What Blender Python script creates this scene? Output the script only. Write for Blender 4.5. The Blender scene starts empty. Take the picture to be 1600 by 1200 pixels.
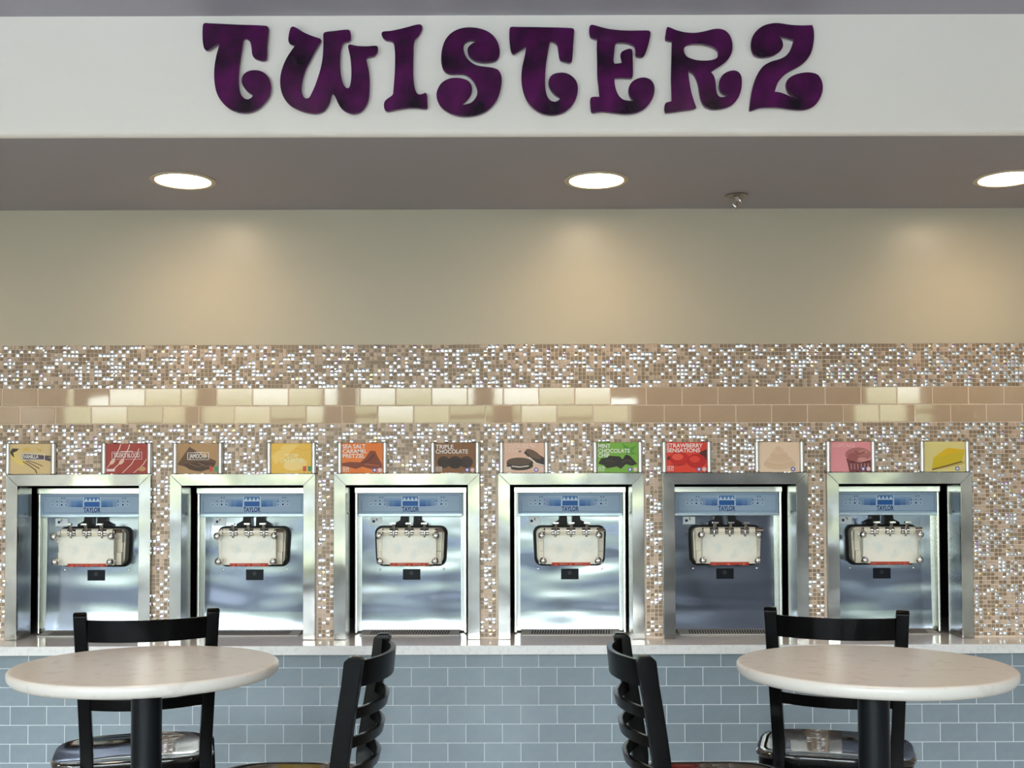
import bpy, bmesh, math, random
from mathutils import Vector, Matrix, Euler
random.seed(7)
R = math.radians
S = bpy.context.scene
COL = S.collection

# ------------------------------------------------------------------ camera
F = 1750.0; CX = 787.0; CY = 711.0; EYE = 1.50
PITCH = R(1.6); ROLL = R(-0.15)
cam = bpy.data.cameras.new('camera'); camo = bpy.data.objects.new('camera', cam)
COL.objects.link(camo); S.camera = camo
cam.sensor_width = 36; cam.lens = F / 1600 * 36
cam.shift_x = (800 - CX) / 1600; cam.shift_y = (CY - 600) / 1600
cam.clip_start = .05; cam.clip_end = 200
CM = Matrix.Rotation(R(90) + PITCH, 3, 'X') @ Matrix.Rotation(ROLL, 3, 'Z')
camo.matrix_world = Matrix.Translation((0, 0, EYE)) @ CM.to_4x4()

def P(px, py, Y):
    """point at depth Y seen at a place of the photograph"""
    d = CM @ Vector(((px - CX) / F, -(py - CY) / F, -1))
    t = Y / d.y
    return Vector((d.x * t, Y, EYE + d.z * t))

# ------------------------------------------------------------------ light
S.view_settings.view_transform = 'Standard'; S.view_settings.look = 'None'
S.view_settings.gamma = 1; S.view_settings.use_curve_mapping = False
S.view_settings.exposure = 1.28
S.cycles.use_denoising = True
S.cycles.max_bounces = 8; S.cycles.diffuse_bounces = 4; S.cycles.glossy_bounces = 4
S.cycles.transparent_max_bounces = 8
S.cycles.sample_clamp_indirect = 6
S.cycles.caustics_reflective = False; S.cycles.caustics_refractive = False
W = bpy.data.worlds.new('sky'); S.world = W; W.use_nodes = True
nt = W.node_tree; nt.nodes.clear()
tc = nt.nodes.new('ShaderNodeTexCoord'); sp = nt.nodes.new('ShaderNodeSeparateXYZ')
rp = nt.nodes.new('ShaderNodeValToRGB'); bg = nt.nodes.new('ShaderNodeBackground'); wo = nt.nodes.new('ShaderNodeOutputWorld')
mr = nt.nodes.new('ShaderNodeMapRange'); mr.inputs[1].default_value = -1; mr.inputs[2].default_value = 1
nt.links.new(tc.outputs['Generated'], sp.inputs[0]); nt.links.new(sp.outputs[2], mr.inputs[0])
nt.links.new(mr.outputs[0], rp.inputs[0]); nt.links.new(rp.outputs[0], bg.inputs[0]); nt.links.new(bg.outputs[0], wo.inputs[0])
e = rp.color_ramp.elements
e[0].position = 0.0; e[0].color = (.06, .065, .06, 1)
e[1].position = 1.0; e[1].color = (.60, .76, 1.0, 1)
for p_, c_ in ((.49, (.07, .075, .07, 1)), (.501, (.05, .07, .04, 1)), (.512, (.105, .125, .085, 1)), (.536, (.215, .22, .15, 1)), (.565, (.92, .96, 1.0, 1)), (.68, (.78, .88, 1.0, 1))):
    q = e.new(p_); q.color = c_
bg.inputs[1].default_value = 14.0
SPOT = 6.0      # watts of each soffit downlight; room downlights below
ROOM_SPOT = 21.0

# ------------------------------------------------------------------ materials
def mat(name, col, rough=.5, metal=0, noise=None, bump=None, coat=0, emit=None, spec=.5, coat_rough=.05, world=False):
    m = bpy.data.materials.new(name); m.use_nodes = True
    n = m.node_tree.nodes; l = m.node_tree.links; b = n['Principled BSDF']
    b.inputs['Base Color'].default_value = (*col, 1); b.inputs['Roughness'].default_value = rough
    b.inputs['Metallic'].default_value = metal; b.inputs['Specular IOR Level'].default_value = spec
    if coat: b.inputs['Coat Weight'].default_value = coat; b.inputs['Coat Roughness'].default_value = coat_rough
    if emit: b.inputs['Emission Color'].default_value = (*emit[0], 1); b.inputs['Emission Strength'].default_value = emit[1]
    t = n.new('ShaderNodeTexCoord')
    tv = n.new('ShaderNodeNewGeometry').outputs['Position'] if world else t.outputs['Object']
    if isinstance(world, tuple):
        vm = n.new('ShaderNodeVectorMath'); vm.operation = 'MULTIPLY'; vm.inputs[1].default_value = world; l.new(tv, vm.inputs[0]); tv = vm.outputs[0]
    if noise:      # (scale, second colour, low, high)
        x = n.new('ShaderNodeTexNoise'); x.inputs['Scale'].default_value = noise[0]; x.inputs['Detail'].default_value = 5
        l.new(tv, x.inputs['Vector'])
        r = n.new('ShaderNodeValToRGB'); l.new(x.outputs[0], r.inputs[0]); l.new(r.outputs[0], b.inputs['Base Color'])
        r.color_ramp.elements[0].position = noise[2]; r.color_ramp.elements[0].color = (*col, 1)
        r.color_ramp.elements[1].position = noise[3]; r.color_ramp.elements[1].color = (*noise[1], 1)
    if bump:       # (scale, strength, distance)
        x = n.new('ShaderNodeTexNoise'); x.inputs['Scale'].default_value = bump[0]; x.inputs['Detail'].default_value = bump[3] if len(bump) > 3 else 2
        l.new(tv, x.inputs['Vector'])
        u = n.new('ShaderNodeBump'); u.inputs['Strength'].default_value = bump[1]; u.inputs['Distance'].default_value = bump[2]
        l.new(x.outputs[0], u.inputs['Height']); l.new(u.outputs[0], b.inputs['Normal'])
    return m

def per_object(m, amount):
    """each object that carries the material is a shade lighter or darker"""
    n = m.node_tree.nodes; l = m.node_tree.links; b = n['Principled BSDF']
    oi = n.new('ShaderNodeObjectInfo'); mp = n.new('ShaderNodeMapRange'); h = n.new('ShaderNodeHueSaturation')
    mp.inputs[3].default_value = 1 - amount; mp.inputs[4].default_value = 1 + amount
    l.new(oi.outputs['Random'], mp.inputs[0]); l.new(mp.outputs[0], h.inputs['Value'])
    src = b.inputs['Base Color']
    if src.is_linked: l.new(src.links[0].from_socket, h.inputs['Color'])
    else: h.inputs['Color'].default_value = src.default_value
    l.new(h.outputs[0], src)
    return m

M = {}
M['wall_paint'] = mat('wall_paint', (.54, .465, .345), .32, bump=(90, .08, .002), spec=.5)
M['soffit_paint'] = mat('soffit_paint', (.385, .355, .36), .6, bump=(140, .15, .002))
M['fascia_paint'] = mat('fascia_paint', (.95, .865, .765), .5, bump=(120, .08, .002))
M['ceiling_paint'] = mat('ceiling_paint', (.42, .395, .44), .7, bump=(120, .1, .002))
M['room_paint'] = mat('room_paint', (.62, .58, .50), .6)
M['rear_paint'] = mat('rear_paint', (.62, .63, .66), .6)
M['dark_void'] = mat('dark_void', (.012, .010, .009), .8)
M['grout_tan'] = mat('grout_tan', (.86, .69, .56), .8, noise=(60, (.78, .63, .51), .4, .6))
M['grout_grey'] = mat('grout_grey', (.70, .74, .79), .8)
M['tile_tan'] = per_object(mat('tile_tan', (.53, .375, .25), .04, noise=(8, (.50, .355, .235), .4, .6), bump=(9, .05, .003), spec=.7), .04)
M['tile_grey'] = per_object(mat('tile_grey', (.225, .275, .32), .22, noise=(22, (.25, .30, .34), .35, .7), bump=(9, .04, .003), spec=.4), .05)
M['mosaic_dark'] = mat('mosaic_dark', (.27, .185, .115), .35, noise=(30, (.33, .235, .155), .4, .6))
M['mosaic_light'] = mat('mosaic_light', (.63, .47, .36), .3, noise=(30, (.57, .42, .32), .4, .6))
M['mosaic_mirror'] = mat('mosaic_mirror', (.88, .88, .9), .05, metal=1)
M['mosaic_gold'] = mat('mosaic_gold', (.85, .68, .35), .08, metal=1, noise=(40, (.75, .55, .80), .45, .55))
M['steel'] = mat('steel', (.42, .395, .36), .15, metal=1, bump=(3.5, .6, .02, 1), noise=(5, (.26, .245, .225), .35, .65), world=True)
M['steel_plain'] = mat('steel_plain', (.42, .43, .43), .22, metal=1)
M['steel_panel'] = mat('steel_panel', (.165, .18, .22), .15, metal=1, bump=(2.0, .36, .03, 1), world=(1.0, 1.0, 3.2))
M['steel_bright'] = mat('steel_bright', (.78, .77, .70), .22, metal=1)
M['chrome'] = mat('chrome', (.52, .49, .45), .12, metal=1)
M['knob_chrome'] = mat('knob_chrome', (.85, .84, .82), .10, metal=1)
M['bronze'] = mat('bronze', (.45, .36, .30), .2, metal=1)
M['post_satin'] = mat('post_satin', (.74, .72, .70), .38, metal=1)
M['post_cap'] = mat('post_cap', (.22, .21, .20), .4, metal=1)
M['cream_plastic'] = mat('cream_plastic', (.95, .85, .70), .28, spec=.5)
M['clear_front'] = mat('clear_front', (.97, .92, .81), .12, noise=(14, (.86, .86, .78), .5, .62))
M['rubber'] = mat('rubber', (.010, .009, .008), .4, spec=.15)
M['black_plastic'] = mat('black_plastic', (.006, .008, .013), .4, spec=.12)
M['black_hole'] = mat('black_hole', (.003, .003, .004), .5)
M['red_plastic'] = mat('red_plastic', (.45, .045, .02), .25)
M['header_blue'] = mat('header_blue', (.38, .50, .66), .4, spec=.3)
M['header_lip'] = mat('header_lip', (.40, .47, .54), .25, metal=.6)
M['ink_pale'] = mat('ink_pale', (.62, .74, .86), .4)
M['ink_line'] = mat('ink_line', (.05, .11, .25), .5, spec=.1)
M['ink_navy'] = mat('ink_navy', (.006, .035, .19), .5, spec=.1)
for i in range(6):
    t_ = i / 5
    M['ink_band%d' % i] = mat('ink_band%d' % i, (.13 - .125 * t_, .30 - .21 * t_, .60 - .22 * t_), .4, spec=.2)
M['ink_red'] = mat('ink_red', (.75, .20, .30), .4)
M['decal_white'] = mat('decal_white', (.95, .97, .99), .4)
M['quartz'] = mat('quartz', (.77, .765, .77), .14, noise=(55, (.71, .705, .71), .52, .60), spec=.5)
M['quartz_table'] = mat('quartz_table', (.61, .58, .545), .26, noise=(26, (.56, .53, .495), .56, .64), spec=.5)
M['black_metal'] = mat('black_metal', (.004, .005, .007), .34, spec=.16, bump=(260, .10, .001))
M['black_lacquer'] = mat('black_lacquer', (.003, .0028, .003), .22, spec=.08)
M['seat_lacquer'] = mat('seat_lacquer', (.010, .009, .008), .06, coat=.5, coat_rough=.03, bump=(3, .2, .01))
M['letter_purple'] = mat('letter_purple', (.010, .002, .011), .22, noise=(8, (.11, .005, .088), .38, .66), spec=.35)
M['letter_edge'] = mat('letter_edge', (.10, .02, .07), .3)
M['light_trim'] = mat('light_trim', (.60, .50, .36), .45)
M['lens'] = mat('lens', (1, .9, .75), .5, emit=((1.0, .80, .54), 10))
M['room_lens'] = mat('room_lens', (1, .9, .75), .5, emit=((1.0, .78, .5), 6))
M['brass'] = mat('brass', (.36, .32, .28), .18, metal=1)
M['floor_tile'] = mat('floor_tile', (.42, .40, .38), .35, noise=(3, (.48, .46, .44), .4, .6))
M['ground'] = mat('ground', (.085, .09, .09), .8, noise=(1, (.065, .07, .07), .4, .6))
M['bounce_pale'] = mat('bounce_pale', (.56, .54, .50), .8, noise=(2, (.50, .48, .45), .4, .6))  # pale tone chosen to throw daylight up at the fascia
M['mullion'] = mat('mullion', (.10, .09, .085), .4)
M['white_print'] = mat('white_print', (.86, .84, .82), .45)
# window glass: mostly clear with a weak reflection
g = bpy.data.materials.new('window_glass'); g.use_nodes = True; n = g.node_tree.nodes; l = g.node_tree.links; n.clear()
o_ = n.new('ShaderNodeOutputMaterial'); mx = n.new('ShaderNodeMixShader'); tr = n.new('ShaderNodeBsdfTransparent'); gl = n.new('ShaderNodeBsdfGlossy')
gl.inputs['Roughness'].default_value = .02; mx.inputs[0].default_value = .07; tr.inputs[0].default_value = (.93, .96, .95, 1)
l.new(tr.outputs[0], mx.inputs[1]); l.new(gl.outputs[0], mx.inputs[2]); l.new(mx.outputs[0], o_.inputs[0]); M['glass'] = g

_ink = {}
def ink(c):
    if c not in _ink: _ink[c] = mat('print_ink', tuple(min(.95, v * 1.08) for v in c), .45, spec=.3)
    return _ink[c]

# ------------------------------------------------------------------ mesh helpers
class MB:
    def __init__(s): s.v = []; s.f = []; s.m = []
    def add(s, vs, fs, mi=0):
        o = len(s.v); s.v += [tuple(p) for p in vs]
        for f in fs: s.f.append([o + i for i in f]); s.m.append(mi)
    def box(s, x0, x1, y0, y1, z0, z1, mi=0):
        s.add([(x0, y0, z0), (x1, y0, z0), (x1, y1, z0), (x0, y1, z0), (x0, y0, z1), (x1, y0, z1), (x1, y1, z1), (x0, y1, z1)],
              [(0, 3, 2, 1), (4, 5, 6, 7), (0, 1, 5, 4), (1, 2, 6, 5), (2, 3, 7, 6), (3, 0, 4, 7)], mi)
    def prism(s, poly, axis, a, b, mi=0):
        """2-D outline pushed along an axis; poly gives the other two coordinates"""
        n_ = len(poly); mk = {'x': lambda p, t: (t, p[0], p[1]), 'y': lambda p, t: (p[0], t, p[1]), 'z': lambda p, t: (p[0], p[1], t)}[axis]
        vs = [mk(p, a) for p in poly] + [mk(p, b) for p in poly]
        fs = [tuple(range(n_)), tuple(range(2 * n_ - 1, n_ - 1, -1))] + [(i, (i + 1) % n_, n_ + (i + 1) % n_, n_ + i) for i in range(n_)]
        s.add(vs, fs, mi)
    def tube(s, pts, r, seg=12, mi=0, cap=True, flat=None):
        """round (or flat=(rx, ry) oval) bar along points"""
        pts = [Vector(p) for p in pts]; n_ = len(pts); rr = r if isinstance(r, (list, tuple)) else [r] * n_
        vs = []; up = None
        for i, p in enumerate(pts):
            t = (pts[min(i + 1, n_ - 1)] - pts[max(i - 1, 0)]).normalized()
            if up is None: up = t.orthogonal().normalized()
            up = (up - t * up.dot(t)).normalized(); sd = t.cross(up)
            for k in range(seg):
                a = 2 * math.pi * k / seg
                vs.append(p + up * math.cos(a) * rr[i] + sd * math.sin(a) * rr[i])
        fs = [(i * seg + k, i * seg + (k + 1) % seg, (i + 1) * seg + (k + 1) % seg, (i + 1) * seg + k) for i in range(n_ - 1) for k in range(seg)]
        if cap: fs += [tuple(range(seg - 1, -1, -1)), tuple((n_ - 1) * seg + k for k in range(seg))]
        s.add(vs, fs, mi)
    def sweep(s, secs, mi=0):
        """quads between cross-sections of equal size"""
        k = len(secs[0]); vs = [p for c in secs for p in c]
        fs = [(i * k + j, i * k + (j + 1) % k, (i + 1) * k + (j + 1) % k, (i + 1) * k + j) for i in range(len(secs) - 1) for j in range(k)]
        fs += [tuple(range(k - 1, -1, -1)), tuple((len(secs) - 1) * k + j for j in range(k))]
        s.add(vs, fs, mi)
    def lathe(s, prof, seg=32, mi=0, c=(0, 0, 0), axis='z'):
        vs = []
        for r_, h in prof:
            for k in range(seg):
                a = 2 * math.pi * k / seg; x, y = r_ * math.cos(a), r_ * math.sin(a)
                q = (x, y, h) if axis == 'z' else ((x, h, y) if axis == 'y' else (h, x, y))
                vs.append((c[0] + q[0], c[1] + q[1], c[2] + q[2]))
        fs = [(i * seg + k, i * seg + (k + 1) % seg, (i + 1) * seg + (k + 1) % seg, (i + 1) * seg + k) for i in range(len(prof) - 1) for k in range(seg)]
        if prof[0][0] > 1e-6: fs.append(tuple(range(seg - 1, -1, -1)))
        if prof[-1][0] > 1e-6: fs.append(tuple((len(prof) - 1) * seg + k for k in range(seg)))
        s.add(vs, fs, mi)
    def mesh(s, name, mats, bevel=0, smooth=True, seg=2, recalc=True):
        me = bpy.data.meshes.new(name); me.from_pydata(s.v, [], s.f)
        for i, p in enumerate(me.polygons): p.material_index = s.m[i]
        for m in (mats if isinstance(mats, (list, tuple)) else [mats]): me.materials.append(m)
        b = bmesh.new(); b.from_mesh(me)
        if recalc:
            bmesh.ops.recalc_face_normals(b, faces=b.faces)
        if bevel:
            ed = [x for x in b.edges if len(x.link_faces) == 2 and x.calc_face_angle(0) > .6]
            bmesh.ops.bevel(b, geom=ed, offset=bevel, segments=seg, profile=.5, affect='EDGES', clamp_overlap=True)
        b.to_mesh(me); b.free()
        if smooth:
            for p in me.polygons: p.use_smooth = True
            me.set_sharp_from_angle(angle=R(38))
        return me
    def obj(s, name, mats, parent=None, loc=(0, 0, 0), rot=(0, 0, 0), **k):
        o = link(name, s.mesh(name, mats, **k), parent, loc, rot)
        if k.get('bevel') and k.get('smooth', True):
            w_ = o.modifiers.new('face_weighted', 'WEIGHTED_NORMAL'); w_.keep_sharp = True; w_.weight = 80
        return o

def link(name, me, parent=None, loc=(0, 0, 0), rot=(0, 0, 0)):
    o = bpy.data.objects.new(name, me); COL.objects.link(o)
    o.location = loc; o.rotation_euler = rot
    if parent: o.parent = parent
    return o
def thing(name, label, cat, loc=(0, 0, 0), rz=0, group=None):
    o = bpy.data.objects.new(name, None); COL.objects.link(o); o.empty_display_size = .05
    o.location = loc; o.rotation_euler = (0, 0, rz)
    return tag(o, label, cat, group)
def tag(o, label, cat, group=None):
    o['label'] = label; o['category'] = cat
    if group: o['group'] = group
    return o
def struct(o, label=None, cat=None):
    o['kind'] = 'structure'
    if label: o['label'] = label
    if cat: o['category'] = cat
    return o
def copy_tree(o, parent=None):
    c = o.copy(); COL.objects.link(c); c.parent = parent
    for ch in list(o.children): copy_tree(ch, c)
    return c

def curve_mesh(name, loops, depth, bevel, mats, scale=1.0):
    """closed 2-D outlines (x, z) to a solid plate facing -y, thickness depth, back at y = 0"""
    cu = bpy.data.curves.new(name, 'CURVE'); cu.dimensions = '2D'; cu.fill_mode = 'BOTH'
    cu.extrude = depth / 2 - bevel; cu.bevel_depth = bevel; cu.bevel_resolution = 1
    for lp in loops:
        sp_ = cu.splines.new('POLY'); sp_.points.add(len(lp) - 1); sp_.use_cyclic_u = True
        for i, p in enumerate(lp): sp_.points[i].co = (p[0], p[1], 0, 1)
    t = bpy.data.objects.new('tmp', cu); COL.objects.link(t)
    me = bpy.data.meshes.new_from_object(t); bpy.data.objects.remove(t)
    me.transform(Matrix.Translation((0, -depth / 2, 0)) @ Matrix.Rotation(R(90), 4, 'X'))
    me.name = name; me.materials.clear()
    for p in me.polygons: p.use_smooth = False
    for m in (mats if isinstance(mats, (list, tuple)) else [mats]): me.materials.append(m)
    if isinstance(mats, (list, tuple)) and len(mats) > 1:
        for p in me.polygons: p.material_index = 0 if p.normal.y < -.9 else 1
    return me
def text_mesh(name, s, size, m, bold=.0, spacing=1.0, line=1.0, align='CENTER', width=None):
    cu = bpy.data.curves.new(name, 'FONT'); cu.body = s; cu.size = size; cu.offset = bold; cu.space_character = spacing; cu.space_line = line
    cu.align_x = align; cu.align_y = 'CENTER'; cu.extrude = .0002; cu.resolution_u = 3
    t = bpy.data.objects.new('tmp', cu); COL.objects.link(t)
    me = bpy.data.meshes.new_from_object(t); bpy.data.objects.remove(t)
    me.transform(Matrix.Rotation(R(90), 4, 'X')); me.materials.clear(); me.materials.append(m); me.name = name
    if width and me.vertices:
        xs = [v.co.x for v in me.vertices]; k = width / (max(xs) - min(xs)); me.transform(Matrix.Diagonal((k, 1, 1, 1)))
    return me

# ------------------------------------------------------------------ main levels
WALL = 4.78; BASE = 4.70; LIP = 4.588; FASC = 3.76
ZC = P(787, 998.5, WALL).z            # counter top
ZSOF = P(787, 327, WALL).z            # soffit underside
ZCEIL = P(787, 24, FASC).z
ZM0 = P(787, 538, WALL).z             # mosaic top
ZB0 = P(787, 605.3, WALL).z; ZB1 = P(787, 661.3, WALL).z   # beige band
PITCH_X = .69872; X0 = -.0634 - 2.5 * PITCH_X
MX = [X0 + k * PITCH_X for k in range(6)]
FR_TOP = P(787, 739.5, WALL).z; FR_IN = P(787, 757.6, WALL).z
FW = .6205 / 2; FI = .5185 / 2        # half widths of the steel surround
HOLE = .275; RX = 5.6; REAR = -4.0

# ------------------------------------------------------------------ room shell
b = MB(); b.box(-RX - .1, RX + .1, REAR - .1, 6.6, -.1, 0); struct(b.obj('floor', M['floor_tile'], smooth=False))
b = MB(); b.box(-RX - .1, RX + .1, REAR - .1, FASC + .02, ZCEIL, ZCEIL + .1); struct(b.obj('ceiling', M['ceiling_paint'], smooth=False))
# soffit over the machines
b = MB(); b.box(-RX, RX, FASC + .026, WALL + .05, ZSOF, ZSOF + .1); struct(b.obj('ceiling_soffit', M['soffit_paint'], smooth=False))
# white fascia with a rounded lower edge
b = MB(); rr = .022
prof = [(FASC, ZCEIL + .05)] + [(FASC + rr - rr * math.cos(a), ZSOF + rr - rr * math.sin(a)) for a in [R(10 * i) for i in range(10)]] + [(FASC + .026, ZSOF), (FASC + .026, ZCEIL + .05)]
b.prism(prof, 'x', -RX, RX); struct(b.obj('wall_fascia', M['fascia_paint']))
for sx, nm in ((-1, 'wall_left'), (1, 'wall_right')):
    b = MB(); b.box(*sorted((sx * RX, sx * (RX + .1))), REAR - .1, 6.6, 0, ZCEIL + .1); struct(b.obj(nm, M['room_paint'], smooth=False))
# back wall: painted band above, grout bed around the machine openings below
b = MB(); b.box(-RX, RX, WALL, WALL + .12, ZM0, ZSOF + .1, 0)
b.box(-RX, RX, WALL + .003, WALL + .12, FR_IN + .03, ZM0, 1)
xs = [-RX] + [v for x in MX for v in (x - HOLE, x + HOLE)] + [RX]
for i in range(0, len(xs), 2): b.box(xs[i], xs[i + 1], WALL + .003, WALL + .12, ZC + .0005, FR_IN + .03, 1)
wall = struct(b.obj('wall_back', [M['wall_paint'], M['grout_tan']], smooth=False))
# unseen shell behind the openings, added against light leaks, black for shade
b = MB(); b.box(-RX, RX, 6.2, 6.3, 0, ZSOF + .1); struct(b.obj('shell_back', M['dark_void'], smooth=False))
b = MB(); b.box(-RX, RX, WALL + .12, 6.2, FR_IN + .25, FR_IN + .3); struct(b.obj('shell_top', M['dark_void'], smooth=False))
# rear wall with the shop windows (behind the camera)
wins = [(-5.3, -3.75), (-3.6, -2.05), (-1.9, -.2), (-.05, 1.65), (4.3, 5.0)]
SILL, HEAD = .55, 2.85
b = MB(); ed = [-RX] + [v for w_ in wins for v in w_] + [RX]
for i in range(0, len(ed), 2): b.box(ed[i], ed[i + 1], REAR - .1, REAR, 0, ZCEIL + .1)
for a_, c_ in wins: b.box(a_, c_, REAR - .1, REAR, 0, SILL); b.box(a_, c_, REAR - .1, REAR, HEAD, ZCEIL + .1)
struct(b.obj('wall_rear', M['rear_paint'], smooth=False))
for i, (a_, c_) in enumerate(wins):
    b = MB()
    for q in ((a_, a_ + .05, SILL, HEAD), (c_ - .05, c_, SILL, HEAD), (a_ + .05, c_ - .05, SILL, SILL + .05), (a_ + .05, c_ - .05, HEAD - .05, HEAD), (a_ + .05, c_ - .05, 2.18, 2.23)):
        b.box(q[0], q[1], REAR - .08, REAR - .02, q[2], q[3])
    w_ = struct(b.obj('window_%d' % (i + 1), M['mullion'], smooth=False))
    b = MB(); b.box(a_ + .05, c_ - .05, REAR - .055, REAR - .049, SILL + .05, HEAD - .05); b.obj('pane', M['glass'], w_, smooth=False)
    L = bpy.data.lights.new('window_portal', 'AREA'); L.shape = 'RECTANGLE'; L.size = c_ - a_; L.size_y = HEAD - SILL; L.cycles.is_portal = True
    lo = link('window_portal', L, None, ((a_ + c_) / 2, REAR - .12, (SILL + HEAD) / 2), (R(90), 0, 0))
    lo.rotation_euler = (R(90), 0, 0)
b = MB(); b.box(-30, 30, -34, -12, -.14, -.04); struct(b.obj('ground', M['ground'], smooth=False))
b = MB(); b.box(-30, 30, -12, REAR - .1, -.12, -.02); struct(b.obj('ground_bounce', M['bounce_pale'], smooth=False))  # unseen pale strip, added to bounce daylight onto the fascia
b = MB(); b.box(-RX - .2, RX + .2, REAR - .3, 6.7, ZCEIL + .12, ZCEIL + .2); struct(b.obj('leak_cover', M['room_paint'], smooth=False))  # unseen cover, added to keep outside light from leaking in

# ------------------------------------------------------------------ beige subway band (tile by tile)
def tile_mesh(name, w, h, d, m, pillow=.0022):
    b_ = MB(); b_.box(-w / 2, w / 2, -d, .0, -h / 2, h / 2); return b_.mesh(name, m, bevel=pillow, seg=1, smooth=False)
BP = 56.05 * WALL / F; BH = (ZB0 - ZB1) / 2
tm = tile_mesh('tile', BP - .0040, BH - .0040, .0055, M['tile_tan'], .0012)
xj = P(1010, 620, WALL).x
for row in range(2):
    zc = ZB0 - BH * (row + .5)
    for k in range(-26, 16):
        x = xj + BP * (k + .5) + (BP * .5 if row else 0)
        if abs(x) < 3.0:
            link('tile', tm, wall, (x, WALL + .0071, zc), (R(random.gauss(0, .35)), 0, R(random.gauss(0, .30))))
# ------------------------------------------------------------------ mosaic (thousands of 15 mm pieces)
MP = 6.17 * WALL / F
def mosaic(zhi, zlo, b):
    rows = int(round((zhi - zlo) / MP + .2)); cols = int(6.0 / MP)
    for r_ in range(rows):
        z = zhi - MP * (r_ + .5)
        if z - MP * .4 < zlo: break
        for c in range(cols):
            x = -3.0 + MP * (c + .5)
            if z < FR_TOP + .003 and any(abs(x - mx) < FW + .002 for mx in MX): continue
            h = .0072; t = random.random(); y = WALL + .003
            kind = 0 if t < .40 else (1 if t < .65 else (2 if t < .95 else 3))
            if kind < 2:
                d = .003 if kind == 0 else .0032
                vs = [(x - h, y, z - h), (x + h, y, z - h), (x + h, y, z + h), (x - h, y, z + h)]
                i_ = h - .0008
                vs += [(x - i_, y - d, z - i_), (x + i_, y - d, z - i_), (x + i_, y - d, z + i_), (x - i_, y - d, z + i_)]
                b.add(vs, [(4, 5, 6, 7), (0, 1, 5, 4), (1, 2, 6, 5), (2, 3, 7, 6), (3, 0, 4, 7)], kind)
            else:
                g_ = 3; tx = random.gauss(0, .06); tz = random.gauss(0, .06)
                vs = []; fs = []
                for j in range(g_ + 1):
                    for i in range(g_ + 1):
                        u = -1 + 2 * i / g_; v = -1 + 2 * j / g_
                        yy = .0012 + .0029 * (1 - u * u * .5 - v * v * .5) + h * (tx * u + tz * v)
                        vs.append((x + u * h, y - yy, z + v * h))
                for j in range(g_):
                    for i in range(g_):
                        a = j * (g_ + 1) + i; fs.append((a, a + 1, a + g_ + 2, a + g_ + 1))
                o4 = len(vs); rim = [0, g_, (g_ + 1) ** 2 - 1, g_ * (g_ + 1)]
                vs += [(vs[q][0], y, vs[q][2]) for q in rim]
                b.add(vs, fs, kind)
b = MB(); mosaic(ZM0, ZB0, b); mosaic(ZB1, ZC, b)
mo = b.obj('mosaic_tile', [M['mosaic_dark'], M['mosaic_light'], M['mosaic_mirror'], M['mosaic_gold']], wall, recalc=False)
mo['kind'] = 'stuff'; mo['label'] = 'tiny brown, tan and mirrored mosaic tiles'

# ------------------------------------------------------------------ counter base with grey subway tiles, quartz worktop
b = MB(); b.box(-RX, RX, BASE + .004, 5.55, 0, ZC - .0385); cb = struct(b.obj('wall_counter', M['grout_grey'], smooth=False))
GP = 56.7 * BASE / F; GH = 29.2 * BASE / F
gt = tile_mesh('tile', GP - .0030, GH - .0030, .0055, M['tile_grey'], .0008)
zj = P(787, 1072.5, BASE).z; xa = P(1041.6, 1060, BASE).x; xb = P(956, 1090, BASE).x
rest = MB(); top_z = ZC - .040
for row in range(-2, 10):
    z1 = zj - GH * row; z0 = z1 - GH
    if z0 < 0: break
    xo = xb if row % 2 == 0 else xa
    for k in range(-22, 22):
        x = xo + GP * (k + .5); zc = (z0 + z1) / 2
        if abs(x) > 3: continue
        if z1 > top_z:         # cut course under the worktop
            rest_h = top_z - z0
            if rest_h > .02:
                if abs(x) < 2.4:
                    t_ = link('tile', gt, cb, (x, BASE + .0083, z0 + rest_h / 2), (0, 0, R(random.gauss(0, .08)))); t_.scale = (1, 1, rest_h / GH)
                else: rest.box(x - GP / 2 + .0014, x + GP / 2 - .0014, BASE + .0028, BASE + .0083, z0 + .0014, top_z - .001)
        elif row <= 5 and abs(x) < 2.4:
            link('tile', gt, cb, (x, BASE + .0083, zc), (R(random.gauss(0, .12)), 0, R(random.gauss(0, .10))))
        else: rest.box(x - GP / 2 + .0014, x + GP / 2 - .0014, BASE + .0028, BASE + .0083, z0 + .0014, z1 - .0014)
ro = rest.obj('lower_tile', M['tile_grey'], cb, smooth=False); ro['kind'] = 'stuff'
b = MB(); b.box(-RX + .01, RX - .01, LIP, 5.55, ZC - .038, ZC)
tag(b.obj('worktop', M['quartz'], bevel=.003), 'long white speckled quartz worktop running under the six machines', 'counter')

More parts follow.
